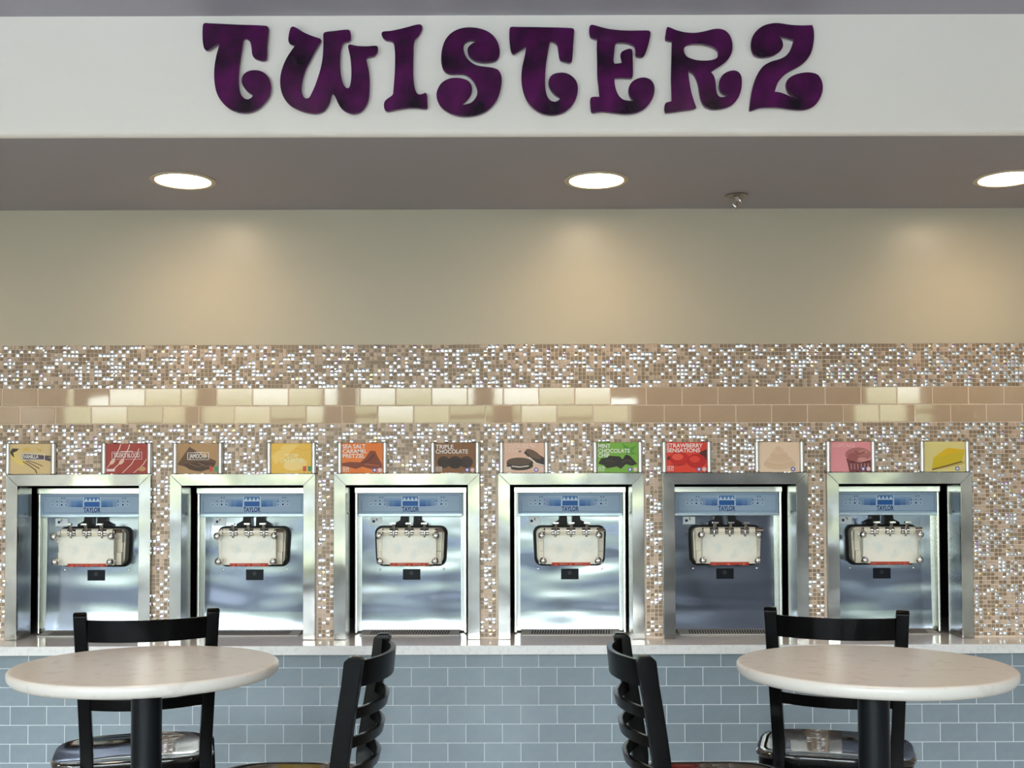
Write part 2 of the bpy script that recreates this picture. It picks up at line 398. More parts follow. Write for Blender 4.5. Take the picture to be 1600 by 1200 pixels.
# ------------------------------------------------------------------ steel surrounds of the openings
frame_words = ['around the vanilla and red flavour machine at the far left', 'under the brown coffee and yellow batter signs',
               'under the orange pretzel and triple chocolate signs', 'under the cookie and green mint signs',
               'under the bright red strawberry sign', 'around the rightmost machine under the cheesecake sign']
def make_frame():
    t = thing('steel_surround', '', 'frame', (0, WALL, ZC))
    ht = FR_TOP - ZC; hi = FR_IN - ZC; d0, d1 = -.016, .0028
    b = MB(); b.prism([(-FW, ht), (FW, ht), (FI, hi), (-FI, hi)], 'y', d0, d1); b.obj('top_rail', M['steel'], t, bevel=.0015)
    for s in (-1, 1):
        b = MB(); b.prism([(s * FW, ht), (s * FI, hi), (s * FI, .001), (s * FW, .001)], 'y', d0, d1); b.obj('side_rail', M['steel'], t, bevel=.0015)
        b = MB(); b.box(*sorted((s * (FI + .0005), s * (FI + .003))), .003, .125, .001, hi); b.obj('side_liner', M['steel_plain'], t, smooth=False)
        b = MB(); b.tube([(s * (FI + .002), .06, hi - .12), (s * (FI - .002), .06, hi - .12)], .004, 8); b.obj('rivet', M['post_cap'], t)
    return t
f0 = make_frame()
for k in range(6):
    f = f0 if k == 0 else copy_tree(f0)
    f.location = (MX[k], WALL, ZC); f.rotation_euler = (0, 0, R((-.8, -.5, .3, .2, 1.0, .6)[k])); f['label'] = 'brushed steel surround ' + frame_words[k]; f['group'] = 'steel machine surrounds'

# ------------------------------------------------------------------ soft serve machines
HD, PD, BD, KD = 4.95, 5.00, 4.88, 4.835      # depths of header, splash panel, door body and knobs
def zz(py, Y): return P(787, py, Y).z - ZC
def ux(px, Y): return (px - 641.3) * Y / F
def make_machine():
    t = thing('soft_serve_machine', '', 'machine', (0, HD, ZC))
    y = lambda Y: Y - HD
    # body shell with corner strips
    b = MB(); hw = .2465; zt = zz(761, HD)
    b.box(-hw, hw, y(PD) + .012, .62, .004, zt - .004); b.obj('body', M['steel_plain'], t, bevel=.003)
    for s in (-1, 1):
        b = MB(); b.box(*sorted((s * hw, s * (hw - .011))), .004, .07, .004, zz(770, HD)); b.obj('corner_strip', M['steel_bright'], t, bevel=.002)
    b = MB(); z0_, z1_ = zz(769.8, HD), zz(760.6, HD)
    b.prism([(-.004, z0_), (-.004, z1_ - .002), (.002, z1_), (.1, z1_), (.1, z0_)], 'x', -hw, hw); b.obj('hood', M['steel_bright'], t, bevel=.001)
    # splash panel: upright, then curving forward to the drip tray
    zp1 = zz(807, PD); zp0 = .016; prof = [(y(PD), zp1)]
    for i in range(9):
        z_ = zp1 - (zp1 - .10) * (i + 1) / 9
        prof.append((y(PD) - .022 * (zp1 - z_), z_))
    for i in range(1, 9):
        k = i / 8; prof.append((y(PD) - .022 * (zp1 - .10) - .0086 * (.72 * k + .28 * k * k), .10 - .085 * k))
    n_ = 17; hp = .2205; vs = []; fs = []
    for i, (py_, pz_) in enumerate(prof):
        for j in range(n_):
            u = -1 + 2 * j / (n_ - 1); vs.append((u * hp, py_, pz_))
    for i in range(len(prof) - 1):
        for j in range(n_ - 1):
            a = i * n_ + j; fs.append((a, a + n_, a + n_ + 1, a + 1))
    b = MB(); b.add(vs, fs); b.obj('splash_panel', M['steel_panel'], t, recalc=False)
    for s in (-1, 1):
        b = MB(); b.box(*sorted((s * hp, s * (hp + .002))), y(PD) - .004, y(PD) + .012, .02, zp1); b.obj('panel_edge', M['steel_bright'], t, smooth=False)
    # drip tray
    b = MB(); zt_ = .009
    tray_m = mat('tray_steel', (.66, .64, .61), .45, metal=.35); b.prism([(y(PD) - .006, .0008), (y(PD) - .120, .0008), (y(PD) - .120, .0040), (y(PD) - .006, .0170)], 'x', -.216, .216)
    tr_ = b.obj('drip_tray', tray_m, t, bevel=.001)
    b = MB()
    for i in range(30):
        x = -.168 + i * .336 / 29; s_ = .0035
        ya, yb = y(PD) - .103, y(PD) - .036
        za = .0063; zb_ = .0140
        b.add([(x - .0028 + s_, yb, zb_), (x + .0028 + s_, yb, zb_), (x + .0028 - s_, ya, za), (x - .0028 - s_, ya, za)], [(0, 1, 2, 3)])
    b.obj('drain_slots', M['black_hole'], tr_, smooth=False, recalc=False)
    # header with printed control strip
    hw_ = 80.5 * HD / F; za, zb_ = zz(806, HD), zz(770.3, HD)
    b = MB(); b.prism([(-.012, za + .006), (-.009, za), (.045, za), (.045, zb_), (-.010, zb_), (-.012, zb_ - .002)], 'x', -hw_, hw_)
    hd = b.obj('header', M['header_blue'], t, bevel=.001)
    b = MB(); b.box(-hw_, hw_, -.0135, -.0115, za + .0005, za + .0105); b.obj('header_lip', M['header_lip'], hd, smooth=False)
    u = HD / F; zc = zz(788, HD); yf = -.0124
    mats = [M['ink_line'], M['ink_pale'], M['ink_navy'], M['ink_red']] + [M['ink_band%d' % i] for i in range(6)]
    b = MB()
    def q(x0, x1, v0, v1, mi, dy=0): b.add([(x0 * u, yf - dy, zc + v0 * u), (x1 * u, yf - dy, zc + v0 * u), (x1 * u, yf - dy, zc + v1 * u), (x0 * u, yf - dy, zc + v1 * u)], [(0, 1, 2, 3)], mi)
    for w_ in ((-76, 77, 14.1, 14.5), (-76, 77, -11.4, -11), (-76, -75.6, -11, 6), (76.6, 77, -11, 14)): q(*w_, 0)
    for i in range(6):
        va = 9.2 - i * 2.0
        for s in (-1, 1):
            for j in range(3):          # thins out towards the ends
                a, c = 14.5 + j * 9, 14.5 + (j + 1) * 9
                th = (1.75, 1.4, .8)[j] if i else .7
                q(*sorted((s * a, s * c)), va - th, va, 4 + i)
    q(-13.3, 13.3, -2.9, 13.2, 1, .0001)
    q(-12.1, 12.1, -2.3, 6, 8, .0002); q(-12.1, 12.1, 6, 12.9, 6, .0002)
    for i in range(-1, 3):           # crown points
        x = -6 + i * 6 + 3 - 3
        cx_ = -9 + (i + 1) * 6
        b.add([((cx_ - 3) * u, yf - .0003, zc + 6.2 * u), ((cx_ + 3) * u, yf - .0003, zc + 6.2 * u), (cx_ * u, yf - .0003, zc + 11.8 * u)], [(0, 1, 2)], 1)
    q(-12.1, 12.1, 5.6, 6.4, 1, .0003)
    def disc(cx_, cy_, r_, mi, hole=0):
        n2 = 14; vs = [((cx_ + r_ * math.cos(2 * math.pi * k / n2)) * u, yf - .0002, zc + (cy_ + r_ * math.sin(2 * math.pi * k / n2)) * u) for k in range(n2)]
        if hole:
            vs += [((cx_ + hole * math.cos(2 * math.pi * k / n2)) * u, yf - .0002, zc + (cy_ + hole * math.sin(2 * math.pi * k / n2)) * u) for k in range(n2)]
            b.add(vs, [(k, (k + 1) % n2, n2 + (k + 1) % n2, n2 + k) for k in range(n2)], mi)
        else: b.add(vs, [tuple(range(n2))], mi)
    for i, cx_ in enumerate((-61.4, -54.2, -47.2, -40)):
        disc(cx_, .8, 2.9, 1, 2.3); disc(cx_, .8, 1.4 if i == 2 else .7, 2); disc(cx_, 5.8, .9, 3 if i in (0, 3) else 2)
    for i, cx_ in enumerate((41, 48.2, 55.6)):
        disc(cx_, .8, 2.9, 1, 2.3); disc(cx_, .8, 1.4 if i == 1 else .7, 2); disc(cx_, 5.8, .8, 2)
    for cx_ in (-47.2, -43.4, 48.2, 52.2): disc(cx_, 11.4, .9, 2)
    b.obj('control_print', mats, hd, smooth=False, recalc=False)
    link('lettering', text_mesh('lettering', 'TAYLOR', 10.4 * u, M['ink_navy'], bold=.0007, width=26.5 * u), hd, (0, yf - .0003, zc - 7.6 * u))
    # power plate and toggle
    k = PD / F
    b = MB(); b.box(ux(577, PD), ux(596, PD), y(PD) - .003, y(PD), zz(820, PD), zz(808, PD)); sw = b.obj('switch_plate', M['decal_white'], t, smooth=False)
    b = MB(); b.lathe([(.0062, 0), (.0062, .0012), (.005, .0012), (.005, 0)], 16, 0, (ux(582.5, PD), y(PD) - .0042, zz(814, PD)), 'y'); b.obj('switch_mark', M['ink_line'], sw)
    b = MB(); b.tube([(ux(587, PD), y(PD), zz(809, PD)), (ux(587.5, PD), y(PD) - .02, zz(812.5, PD))], .0022, 8); b.obj('toggle', M['chrome'], sw)
    # dark stepped blocks between header and door
    b = MB(); za, zb_ = zz(820, PD), zz(806, PD)
    for s in (-1, 1):
        b.prism([(s * .012, zb_), (s * .045, zb_), (s * .048, za + .022), (s * .075, za + .008), (s * .075, za - .004), (s * .010, za - .004)], 'y', y(PD) - .03, y(PD))
    b.obj('dark_block', M['rubber'], t, smooth=False)
    # door: black gasket, cream base plate, clear-ish front block
    def rrect(cx_, cz, w_, h_, r_, taper=0):
        pts = []
        for (sx, sz, a0) in ((1, 1, 0), (-1, 1, 90), (-1, -1, 180), (1, -1, 270)):
            for i in range(6):
                a = R(a0 + 18 * i); zx = sz * (h_ / 2 - r_) + r_ * math.sin(a); xx = sx * (w_ / 2 - r_) + r_ * math.cos(a)
                pts.append((cx_ + xx * (1 + taper * zx / h_), cz + zx))
        return pts
    zc = zz(852.3, PD)
    dr = MB(); dr.prism(rrect(0, zc, .319, .180, .034, .05), 'y', y(PD) - .010, y(PD)); g_ = dr.obj('door_gasket', M['rubber'], t, bevel=.002)
    zc2 = zz(852.5, 4.95)
    b = MB(); b.prism(rrect(0, zc2, .295, .158, .028, .04), 'y', -.010, y(PD) - .009); d_ = b.obj('door', M['cream_plastic'], t, bevel=.002)
    # side wings with a step
    for s in (-1, 1):
        b = MB()
        zt_, zb2 = zz(829, 4.92), zz(881, 4.92)
        b.box(*sorted((s * .105, s * .143)), -.036, -.009, zb2 + .098, zt_); b.box(*sorted((s * .105, s * .139)), -.036, -.009, zb2, zb2 + .055); b.box(*sorted((s * .105, s * .140)), -.024, -.009, zb2 + .055, zb2 + .098)
        b.obj('door_wing', M['cream_plastic'], d_, bevel=.002)
    yb = y(BD); z1 = zz(833, BD); zm = zz(862.6, BD); z0 = zz(882, BD); hw2 = 42.5 * BD / F
    b = MB()
    prof = [(yb + .012, z1), (yb, z1 - .012), (yb - .002, zm), (yb + .006, z0), (-.008, z0), (-.008, z1)]
    b.prism(prof, 'x', -hw2, hw2); bl = b.obj('door_front', M['clear_front'], d_, bevel=.003)
    # horizontal valve barrel: four cream collars, three metal clamps
    zv = zz(829.5, BD + .01)
    b = MB(); b.tube([(-.118, yb + .014, zv), (.118, yb + .014, zv)], .011, 14); b.obj('valve_barrel', M['bronze'], d_)
    b = MB()
    for c_ in (-35.5, -12.3, 12, 35.2):
        w_ = 4.7 if abs(c_) > 20 else 5; b.tube([((c_ - w_) * BD / F, yb + .012, zv - .001), ((c_ + w_) * BD / F, yb + .012, zv - .001)], .0155, 16)
    b.obj('collars', M['cream_plastic'], d_)
    for c_ in (-24.3, 0, 24):
        x = c_ * BD / F
        b = MB(); b.tube([(x - .017, yb + .008, zv), (x + .017, yb + .008, zv)], .0125, 14)
        b.tube([(x - .017, yb + .002, zv - .010), (x + .017, yb + .002, zv - .010)], .007, 10)
        b.tube([(x, yb - .004, zv + .002), (x, yb - .008, zv - .012), (x, yb - .004, zv - .026)], [.006, .005, .004], 10)
        h = b.obj('draw_handle', M['chrome'], d_)
        b = MB(); zt2 = zz(817.6, BD - .03)
        b.tube([(x, yb, zv + .006), (x + .001, yb - .014, zv + .02), (x + .001, yb - .03, zt2)], [.0075, .006, .005], 10)
        b.box(x - .013, x + .013, yb - .040, yb - .022, zt2 - .004, zt2 + .004); b.obj('lever', M['chrome'], h, bevel=.001)
    b = MB(); b.tube([(.118, yb + .014, zv), (.150, yb + .002, zv + .001)], .004, 10); b.tube([(.118, yb + .02, zv + .008), (.146, yb + .014, zv + .009)], .0035, 8); b.obj('pivot_pin', M['bronze'], d_)
    # corner knobs
    for (px_, py_) in ((594.9, 836.7), (683.9, 836.7), (597, 876.4), (682.6, 876.4)):
        x, z = ux(px_, KD), zz(py_, KD); yk = KD - HD
        b = MB(); b.lathe([(.0006, -.006), (.008, -.005), (.0135, 0), (.0155, .006), (.0150, .012), (.010, .020), (.006, .022), (.006, .062)], 20, 0, (x, yk, z), 'y')
        b.obj('door_knob', M['knob_chrome'], d_)
    # red nozzle caps
    for c_ in (-23.5, 0, 23.5):
        x = c_ * BD / F; b = MB(); b.lathe([(.021, 0), (.021, .010), (.016, .013)], 20, 0, (x, yb + .016, z0 - .006)); b.obj('nozzle_cap', M['red_plastic'], d_)
    b = MB(); b.box(-.084, .084, yb + .001, yb + .03, z0 - .004, z0 + .008); b.obj('nozzle_bar', M['red_plastic'], d_, smooth=False)
    # black socket and screws
    b = MB(); b.box(ux(628, PD), ux(655.3, PD), y(PD) - .008, y(PD) + .008, zz(905.3, PD), zz(888.6, PD)); so = b.obj('socket_plate', M['black_plastic'], t, bevel=.0012)
    b = MB(); b.lathe([(.0086, 0), (.0086, .002)], 16, 0, (0, y(PD) - .0095, zz(895, PD)), 'y'); b.obj('socket_hole', M['black_hole'], so)
    for px_ in (592.4, 691.4):
        b = MB(); b.lathe([(.0005, -.006), (.004, -.005), (.0055, -.002), (.0055, .004)], 14, 0, (ux(px_, PD), y(PD) - .002, zz(888.6, PD)), 'y'); b.obj('panel_screw', M['chrome'], t)
    return t
m0 = make_machine()
mach_words = ['leftmost of the six, below the vanilla sign', 'second from the left, below the brown coffee sign',
              'third from the left, below the orange pretzel sign', 'right of the centre pier, below the cookie sign',
              'second from the right, below the red strawberry sign', 'rightmost of the six, below the pink cupcake sign']
DX = (-.004, .002, .001, .006, -.003, -.004)
for k in range(6):
    m_ = m0 if k == 0 else copy_tree(m0)
    m_.location = (MX[k] + DX[k], HD, ZC)
    m_['label'] = 'stainless soft serve machine, ' + mach_words[k]; m_['group'] = 'soft serve machines'

# ------------------------------------------------------------------ flavour signs
def ell(cx_, cy_, rx, ry, n_=18, rot=0):
    c, s = math.cos(rot), math.sin(rot)
    return [(cx_ + rx * math.cos(2 * math.pi * i / n_) * c - ry * math.sin(2 * math.pi * i / n_) * s, cy_ + rx * math.cos(2 * math.pi * i / n_) * s + ry * math.sin(2 * math.pi * i / n_) * c) for i in range(n_)]
def stroke(pts, w_):
    out = []; back = []
    for i, p in enumerate(pts):
        a = Vector(pts[max(i - 1, 0)]); c = Vector(pts[min(i + 1, len(pts) - 1)]); d = (c - a).normalized(); n2 = Vector((-d.y, d.x)) * w_ / 2
        out.append((p[0] + n2.x, p[1] + n2.y)); back.append((p[0] - n2.x, p[1] - n2.y))
    return out + back[::-1]
def box2(a, b_, c, d): return [(a, b_), (c, b_), (c, d), (a, d)]
DK = (.035, .022, .016); WH = (.85, .82, .80)
def badge(col1=(.12, .14, .45), col2=(.75, .55, .55)):
    return [(col1, ell(.80, .10, .055, .075)), (WH, ell(.80, .10, .028, .04)), (col2, ell(.93, .10, .05, .07))]
def tags(): return [((.60, .08, .06), box2(.79, .07, .87, .24)), ((.06, .28, .12), box2(.91, .07, .99, .24))]
def lf(col=WH): return [(col, stroke([(.03, .06), (.17, .06)], .012)), (col, stroke([(.03, .20), (.17, .20)], .012)), (col, stroke([(.035, .06), (.035, .20)], .012)), (col, stroke([(.165, .06), (.165, .20)], .012)),
                    (col, box2(.065, .09, .08, .17)), (col, box2(.065, .09, .095, .105)), (col, box2(.115, .09, .13, .17)), (col, box2(.115, .155, .145, .17))]
def outline(a, b_, c, d, col=WH, w_=.014): return [(col, stroke([(a, b_), (c, b_)], w_)), (col, stroke([(a, d), (c, d)], w_)), (col, stroke([(a, b_), (a, d)], w_)), (col, stroke([(c, b_), (c, d)], w_))]
C = []
# 1 vanilla
C.append(((.66, .49, .25), [((.72, .55, .18), ell(.22, .55, .17, .28, rot=.5)), ((.66, .52, .26), ell(.28, .60, .10, .16, rot=.5)), ((.05, .03, .015), [(.0, .72), (.06, .86), (.22, .85), (.16, .76), (.08, .72), (.11, .55), (.05, .62)]),
    ((.62, .42, .10), [(.62, .88), (.74, .74), (.78, .82)]), ((.62, .42, .10), ell(.4, .83, .09, .06))] +
    [((.09, .05, .03), stroke([(.32, .42), (.46, .30), (.62, .14), (.66, .02)], .028)), ((.09, .05, .03), stroke([(.38, .44), (.55, .32), (.72, .18)], .026)), ((.09, .05, .03), stroke([(.42, .46), (.6, .38), (.80, .26)], .024)),
     ((.10, .07, .10), [(.30, .47), (.85, .47), (.99, .42), (.99, .52), (.84, .62), (.55, .66), (.30, .68)]), ((.10, .07, .06), stroke([(.85, .60), (1.0, .58)], .05))] + outline(.32, .48, .84, .68),
    [('VANILLA', .52, .575, .36, .13, WH)], 'tan flavour sign with a vanilla flower and dark pods'))
# 2 tiger's blood
slash = lambda x: [((.80, .62, .50), stroke([(x + .30, 1.0), (x + .27, .86), (x + .22, .72), (x + .16, .55), (x + .05, .34), (x - .10, .14)], .022)), ((.72, .50, .40), ell(x + .10, .40, .05, .10, rot=-.5))]
C.append(((.36, .055, .045), slash(.06) + slash(.28) + [((.80, .62, .50), stroke([(.80, .85), (.74, .60), (.62, .32), (.40, .02)], .018)), ((.80, .62, .50), stroke([(.99, .50), (.90, .30), (.68, .03)], .018)), ((.55, .30, .14), ell(.88, .16, .09, .08)), ((.75, .6, .6), box2(.02, .08, .22, .16)), ((.75, .6, .6), box2(.36, .73, .66, .76))] + outline(.15, .49, .87, .73, (.75, .6, .6)),
    [("TIGER'S BLOOD", .51, .61, .64, .15, (.80, .72, .70))], 'dark red flavour sign with pale claw slashes'))
# 3 jamocha
C.append(((.43, .26, .13), [((.13, .07, .04), [(.0, .30), (.30, .90), (.62, .62), (.96, .42), (.90, .22), (.60, .06), (.40, .10), (.18, .24)]), ((.075, .04, .025), [(.15, .30), (.55, .42), (.95, .34), (.8, .14), (.5, .08), (.3, .14)]), ((.20, .11, .06), stroke([(.3, .33), (.5, .22), (.66, .30)], .03)), ((.20, .11, .06), stroke([(.5, .38), (.7, .24), (.85, .28)], .03)), ((.6, .5, .4), box2(.42, .69, .62, .72))] + outline(.26, .47, .77, .70) + tags(),
    [('JAMOCHA', .515, .58, .42, .15, WH)], 'brown flavour sign with a pile of dark chocolate shavings'))
# 4 yellow
C.append(((.80, .50, .09), [((.86, .60, .18), [(.0, .55), (.3, .95), (.7, .98), (.4, .6), (.1, .3)]), ((.74, .42, .08), stroke([(.0, .80), (.1, .76), (.25, .82)], .03)), ((.74, .42, .08), stroke([(.6, .85), (.8, .78), (1, .82)], .03)), ((.86, .64, .25), ell(.6, .3, .3, .2, rot=.3)), ((.85, .66, .35), box2(.24, .33, .80, .345))] + tags(),
    [('YELLOW', .51, .58, .34, .14, (.98, .84, .50)), ('CAKE BATTER', .52, .43, .58, .13, (.98, .84, .50))], 'bright yellow flavour sign with pale lettering'))
# 5 sea salt caramel pretzel
C.append(((.80, .21, .04), [((.22, .055, .03), [(.0, .34), (.2, .38), (.45, .36), (.58, .52), (.70, .76), (.82, .74), (.86, .60), (.98, .30), (.98, .17), (.7, .14), (.5, .22), (.35, .14), (.0, .26)]), ((.14, .03, .02), stroke([(.5, .34), (.68, .44), (.78, .62)], .05)), ((.50, .12, .04), stroke([(.55, .30), (.72, .28), (.92, .24)], .03))] + lf() + badge(),
    [('SEA SALT', .30, .89, .56, .135, WH), ('CARAMEL', .32, .73, .60, .135, WH), ('PRETZEL', .29, .57, .54, .135, WH)], 'orange flavour sign with a dark pretzel'))
# 6 triple chocolate
C.append(((.24, .11, .05), [((.045, .025, .018), ell(.22, .36, .16, .20)), ((.055, .03, .022), ell(.78, .36, .16, .20)), ((.035, .02, .015), ell(.50, .35, .18, .21)), ((.09, .05, .035), stroke([(.12, .45), (.22, .50), (.32, .46)], .02)), ((.09, .05, .035), stroke([(.40, .46), (.5, .51), (.6, .46)], .02)), ((.09, .05, .035), stroke([(.7, .46), (.79, .50), (.88, .45)], .02))] + lf() + badge(),
    [('TRIPLE', .24, .87, .44, .14, WH), ('CHOCOLATE', .42, .71, .80, .14, WH)], 'dark brown flavour sign with three round truffles'))
# 7 cookies
C.append(((.74, .49, .38), [((.05, .035, .03), ell(.40, .33, .33, .17)), ((.05, .035, .03), ell(.40, .24, .33, .16)), ((.75, .68, .60), stroke([(.20, .22), (.40, .19), (.62, .23)], .035)), ((.12, .075, .055), ell(.38, .38, .30, .13)),
    ((.05, .035, .03), [(.50, .66), (.56, .78), (.68, .78), (1.0, .50), (1.0, .20), (.80, .30)]), ((.15, .09, .06), ell(.74, .62, .24, .10, rot=-.75)), ((.80, .74, .68), stroke([(.62, .53), (.80, .32), (.99, .24)], .035))] + [((.72, .6, .55), box2(.05, .06, .18, .20))] + badge(),
    [("COOKIES 'N", .40, .88, .74, .13, (.84, .66, .58)), ('CREAM', .24, .73, .42, .13, (.84, .66, .58))], 'pale pink flavour sign with two dark sandwich cookies'))
# 8 mint
C.append(((.19, .42, .06), [((.10, .30, .04), [(.60, .99), (.80, .82), (.98, .92), (.85, .70), (.99, .60), (.72, .62)]), ((.03, .025, .018), [(.02, .30), (.10, .48), (.24, .50), (.30, .56), (.55, .54), (.62, .44), (.70, .60), (.80, .56), (.92, .38), (.98, .28), (.84, .22), (.70, .28), (.58, .12), (.48, .20), (.24, .14), (.16, .24)]), ((.075, .06, .05), stroke([(.2, .38), (.32, .42), (.42, .34)], .03)), ((.075, .06, .05), stroke([(.6, .34), (.72, .42), (.84, .36)], .03))] + lf() + badge(),
    [('MINT', .17, .88, .30, .135, WH), ('CHOCOLATE', .41, .72, .78, .135, WH), ('CHIP', .155, .57, .28, .135, WH)], 'green flavour sign with dark chocolate pieces'))
# 9 strawberry
C.append(((.74, .055, .03), [((.09, .02, .015), [(.0, .45), (.06, .55), (.16, .50), (.12, .38)]), ((.09, .02, .015), [(.80, .66), (.99, .78), (.99, .40), (.90, .44)]), ((.55, .018, .012), ell(.32, .46, .24, .23)), ((.48, .015, .012), ell(.74, .38, .24, .24, rot=-.4)), ((.80, .10, .06), ell(.28, .52, .14, .11)), ((.70, .05, .03), ell(.70, .44, .13, .11)), ((.22, .02, .012), stroke([(.12, .26), (.30, .22), (.46, .27)], .02))] + lf() + badge(),
    [('STRAWBERRY', .45, .89, .88, .14, WH), ('SENSATIONS', .42, .73, .82, .14, WH)], 'bright red flavour sign with strawberries'))
# 10 cream swirl
C.append(((.78, .59, .44), [((.68, .48, .33), ell(.50, .28, .40, .20)), ((.71, .51, .36), ell(.50, .42, .32, .16)), ((.68, .48, .33), ell(.49, .56, .22, .14)), ((.72, .52, .37), ell(.48, .70, .14, .12)), ((.68, .48, .33), ell(.47, .80, .07, .07)), ((.60, .41, .27), stroke([(.18, .30), (.45, .22), (.8, .32)], .015)), ((.60, .41, .27), stroke([(.25, .44), (.5, .36), (.76, .46)], .015)), ((.12, .12, .40), ell(.83, .10, .055, .075)), (WH, ell(.83, .10, .025, .035))], [], 'pale beige flavour sign with a faint cream swirl'))
# 11 cupcake
C.append(((.76, .30, .33), [((.20, .055, .06), [(.38, .46), (.42, .28), (.46, .0), (.99, .0), (.99, .40), (.7, .30)]), ((.42, .16, .16), ell(.68, .58, .32, .24)), ((.34, .11, .11), ell(.56, .50, .14, .14)), ((.50, .22, .20), ell(.82, .68, .12, .08)), ((.62, .30, .28), ell(.78, .42, .12, .06)), ((.26, .07, .07), stroke([(.60, .70), (.70, .60), (.84, .66)], .04)), ((.07, .02, .02), stroke([(.48, .36), (.72, .30), (.98, .36)], .03))] +
    [((.45, .28, .28), stroke([(.50 + i * .085, .28), (.515 + i * .08, .08)], .025)) for i in range(6)] + badge(),
    [('CUPCAKE', .32, .88, .56, .12, (.84, .52, .52))], 'pink flavour sign with a frosted cupcake'))
# 12 cheesecake
C.append(((.70, .60, .25), [((.50, .42, .12), [(.18, .03), (.98, .26), (.98, .36), (.3, .10)]), ((.62, .46, .03), [(.22, .47), (.18, .06), (.92, .36), (.99, .70)]), ((.72, .46, .02), [(.22, .47), (.56, .80), (.99, .74), (.99, .70)]), ((.13, .045, .015), stroke([(.18, .07), (.55, .20), (.92, .34)], .035))] + badge((.12, .12, .40), (.60, .52, .35)), [], 'pale yellow flavour sign with a slice of cheesecake'))
SX = [(10.5, 89.4), (160, 239), (271, 349.5), (417.4, 495), (527.5, 606), (672.5, 750), (779.5, 857.5), (925.4, 1003.7), (1033, 1111), (1177.6, 1255.6), (1288.7, 1366.7), (1435, 1513.4)]
SH = P(787, 690.4, WALL).z - P(787, 738.6, WALL).z
def make_posts():
    out = []
    b = MB(); b.lathe([(.0108, .002), (.0108, SH - .002)], 20); out.append(b.mesh('post', M['post_satin']))
    b = MB(); b.lathe([(.0118, 0), (.0118, .003)], 20); out.append(b.mesh('post_cap', M['post_cap']))
    return out
post_me, cap_me = make_posts()
b = MB(); cw = .1715
b.box(-cw / 2, cw / 2, -.0045, -.0005, .002, SH - .002)
for i, (a_, c_) in enumerate(SX):
    xc = (P(a_, 715, WALL).x + P(c_, 715, WALL).x) / 2; half = (c_ - a_) / 2 * WALL / F - .011
    bgc, shapes, words_, lab = C[i]
    zb_ = FR_TOP + .001
    t = thing('flavor_sign', lab + ' between two round metal posts', 'sign', (xc, WALL - .012, zb_), 0, 'flavour signs above the machines')
    for s in (-1, 1):
        p = link('post', post_me, t, (s * half, 0, 0)); link('post_cap', cap_me, p, (0, 0, SH - .003)); link('post_cap', cap_me, p, (0, 0, 0))
    w_ = 2 * half - .018
    b = MB(); b.box(-w_ / 2, w_ / 2, -.003, .002, .001, SH - .003); b.obj('card', ink(bgc), t, smooth=False)
    mats = []; b = MB()
    for j, (col, poly) in enumerate(shapes):
        mm = ink(col)
        if mm not in mats: mats.append(mm)
        poly = [(min(max(p[0], 0), 1), min(max(p[1], 0), 1)) for p in poly]
        y_ = -.0032 - j * .00004
        b.add([((p[0] - .5) * w_, y_, .001 + p[1] * (SH - .005)) for p in poly], [tuple(range(len(poly)))], mats.index(mm))
    b.obj('printed_picture', mats, t, smooth=False, recalc=False)
    for (s_, cx_, cy_, ww, hh, col) in words_:
        link('lettering', text_mesh('lettering', s_, hh * SH * 1.32, ink(col), bold=.00035 if hh > .125 else .0002, width=ww * w_), t, ((cx_ - .5) * w_, -.0056, .001 + cy_ * (SH - .005)))

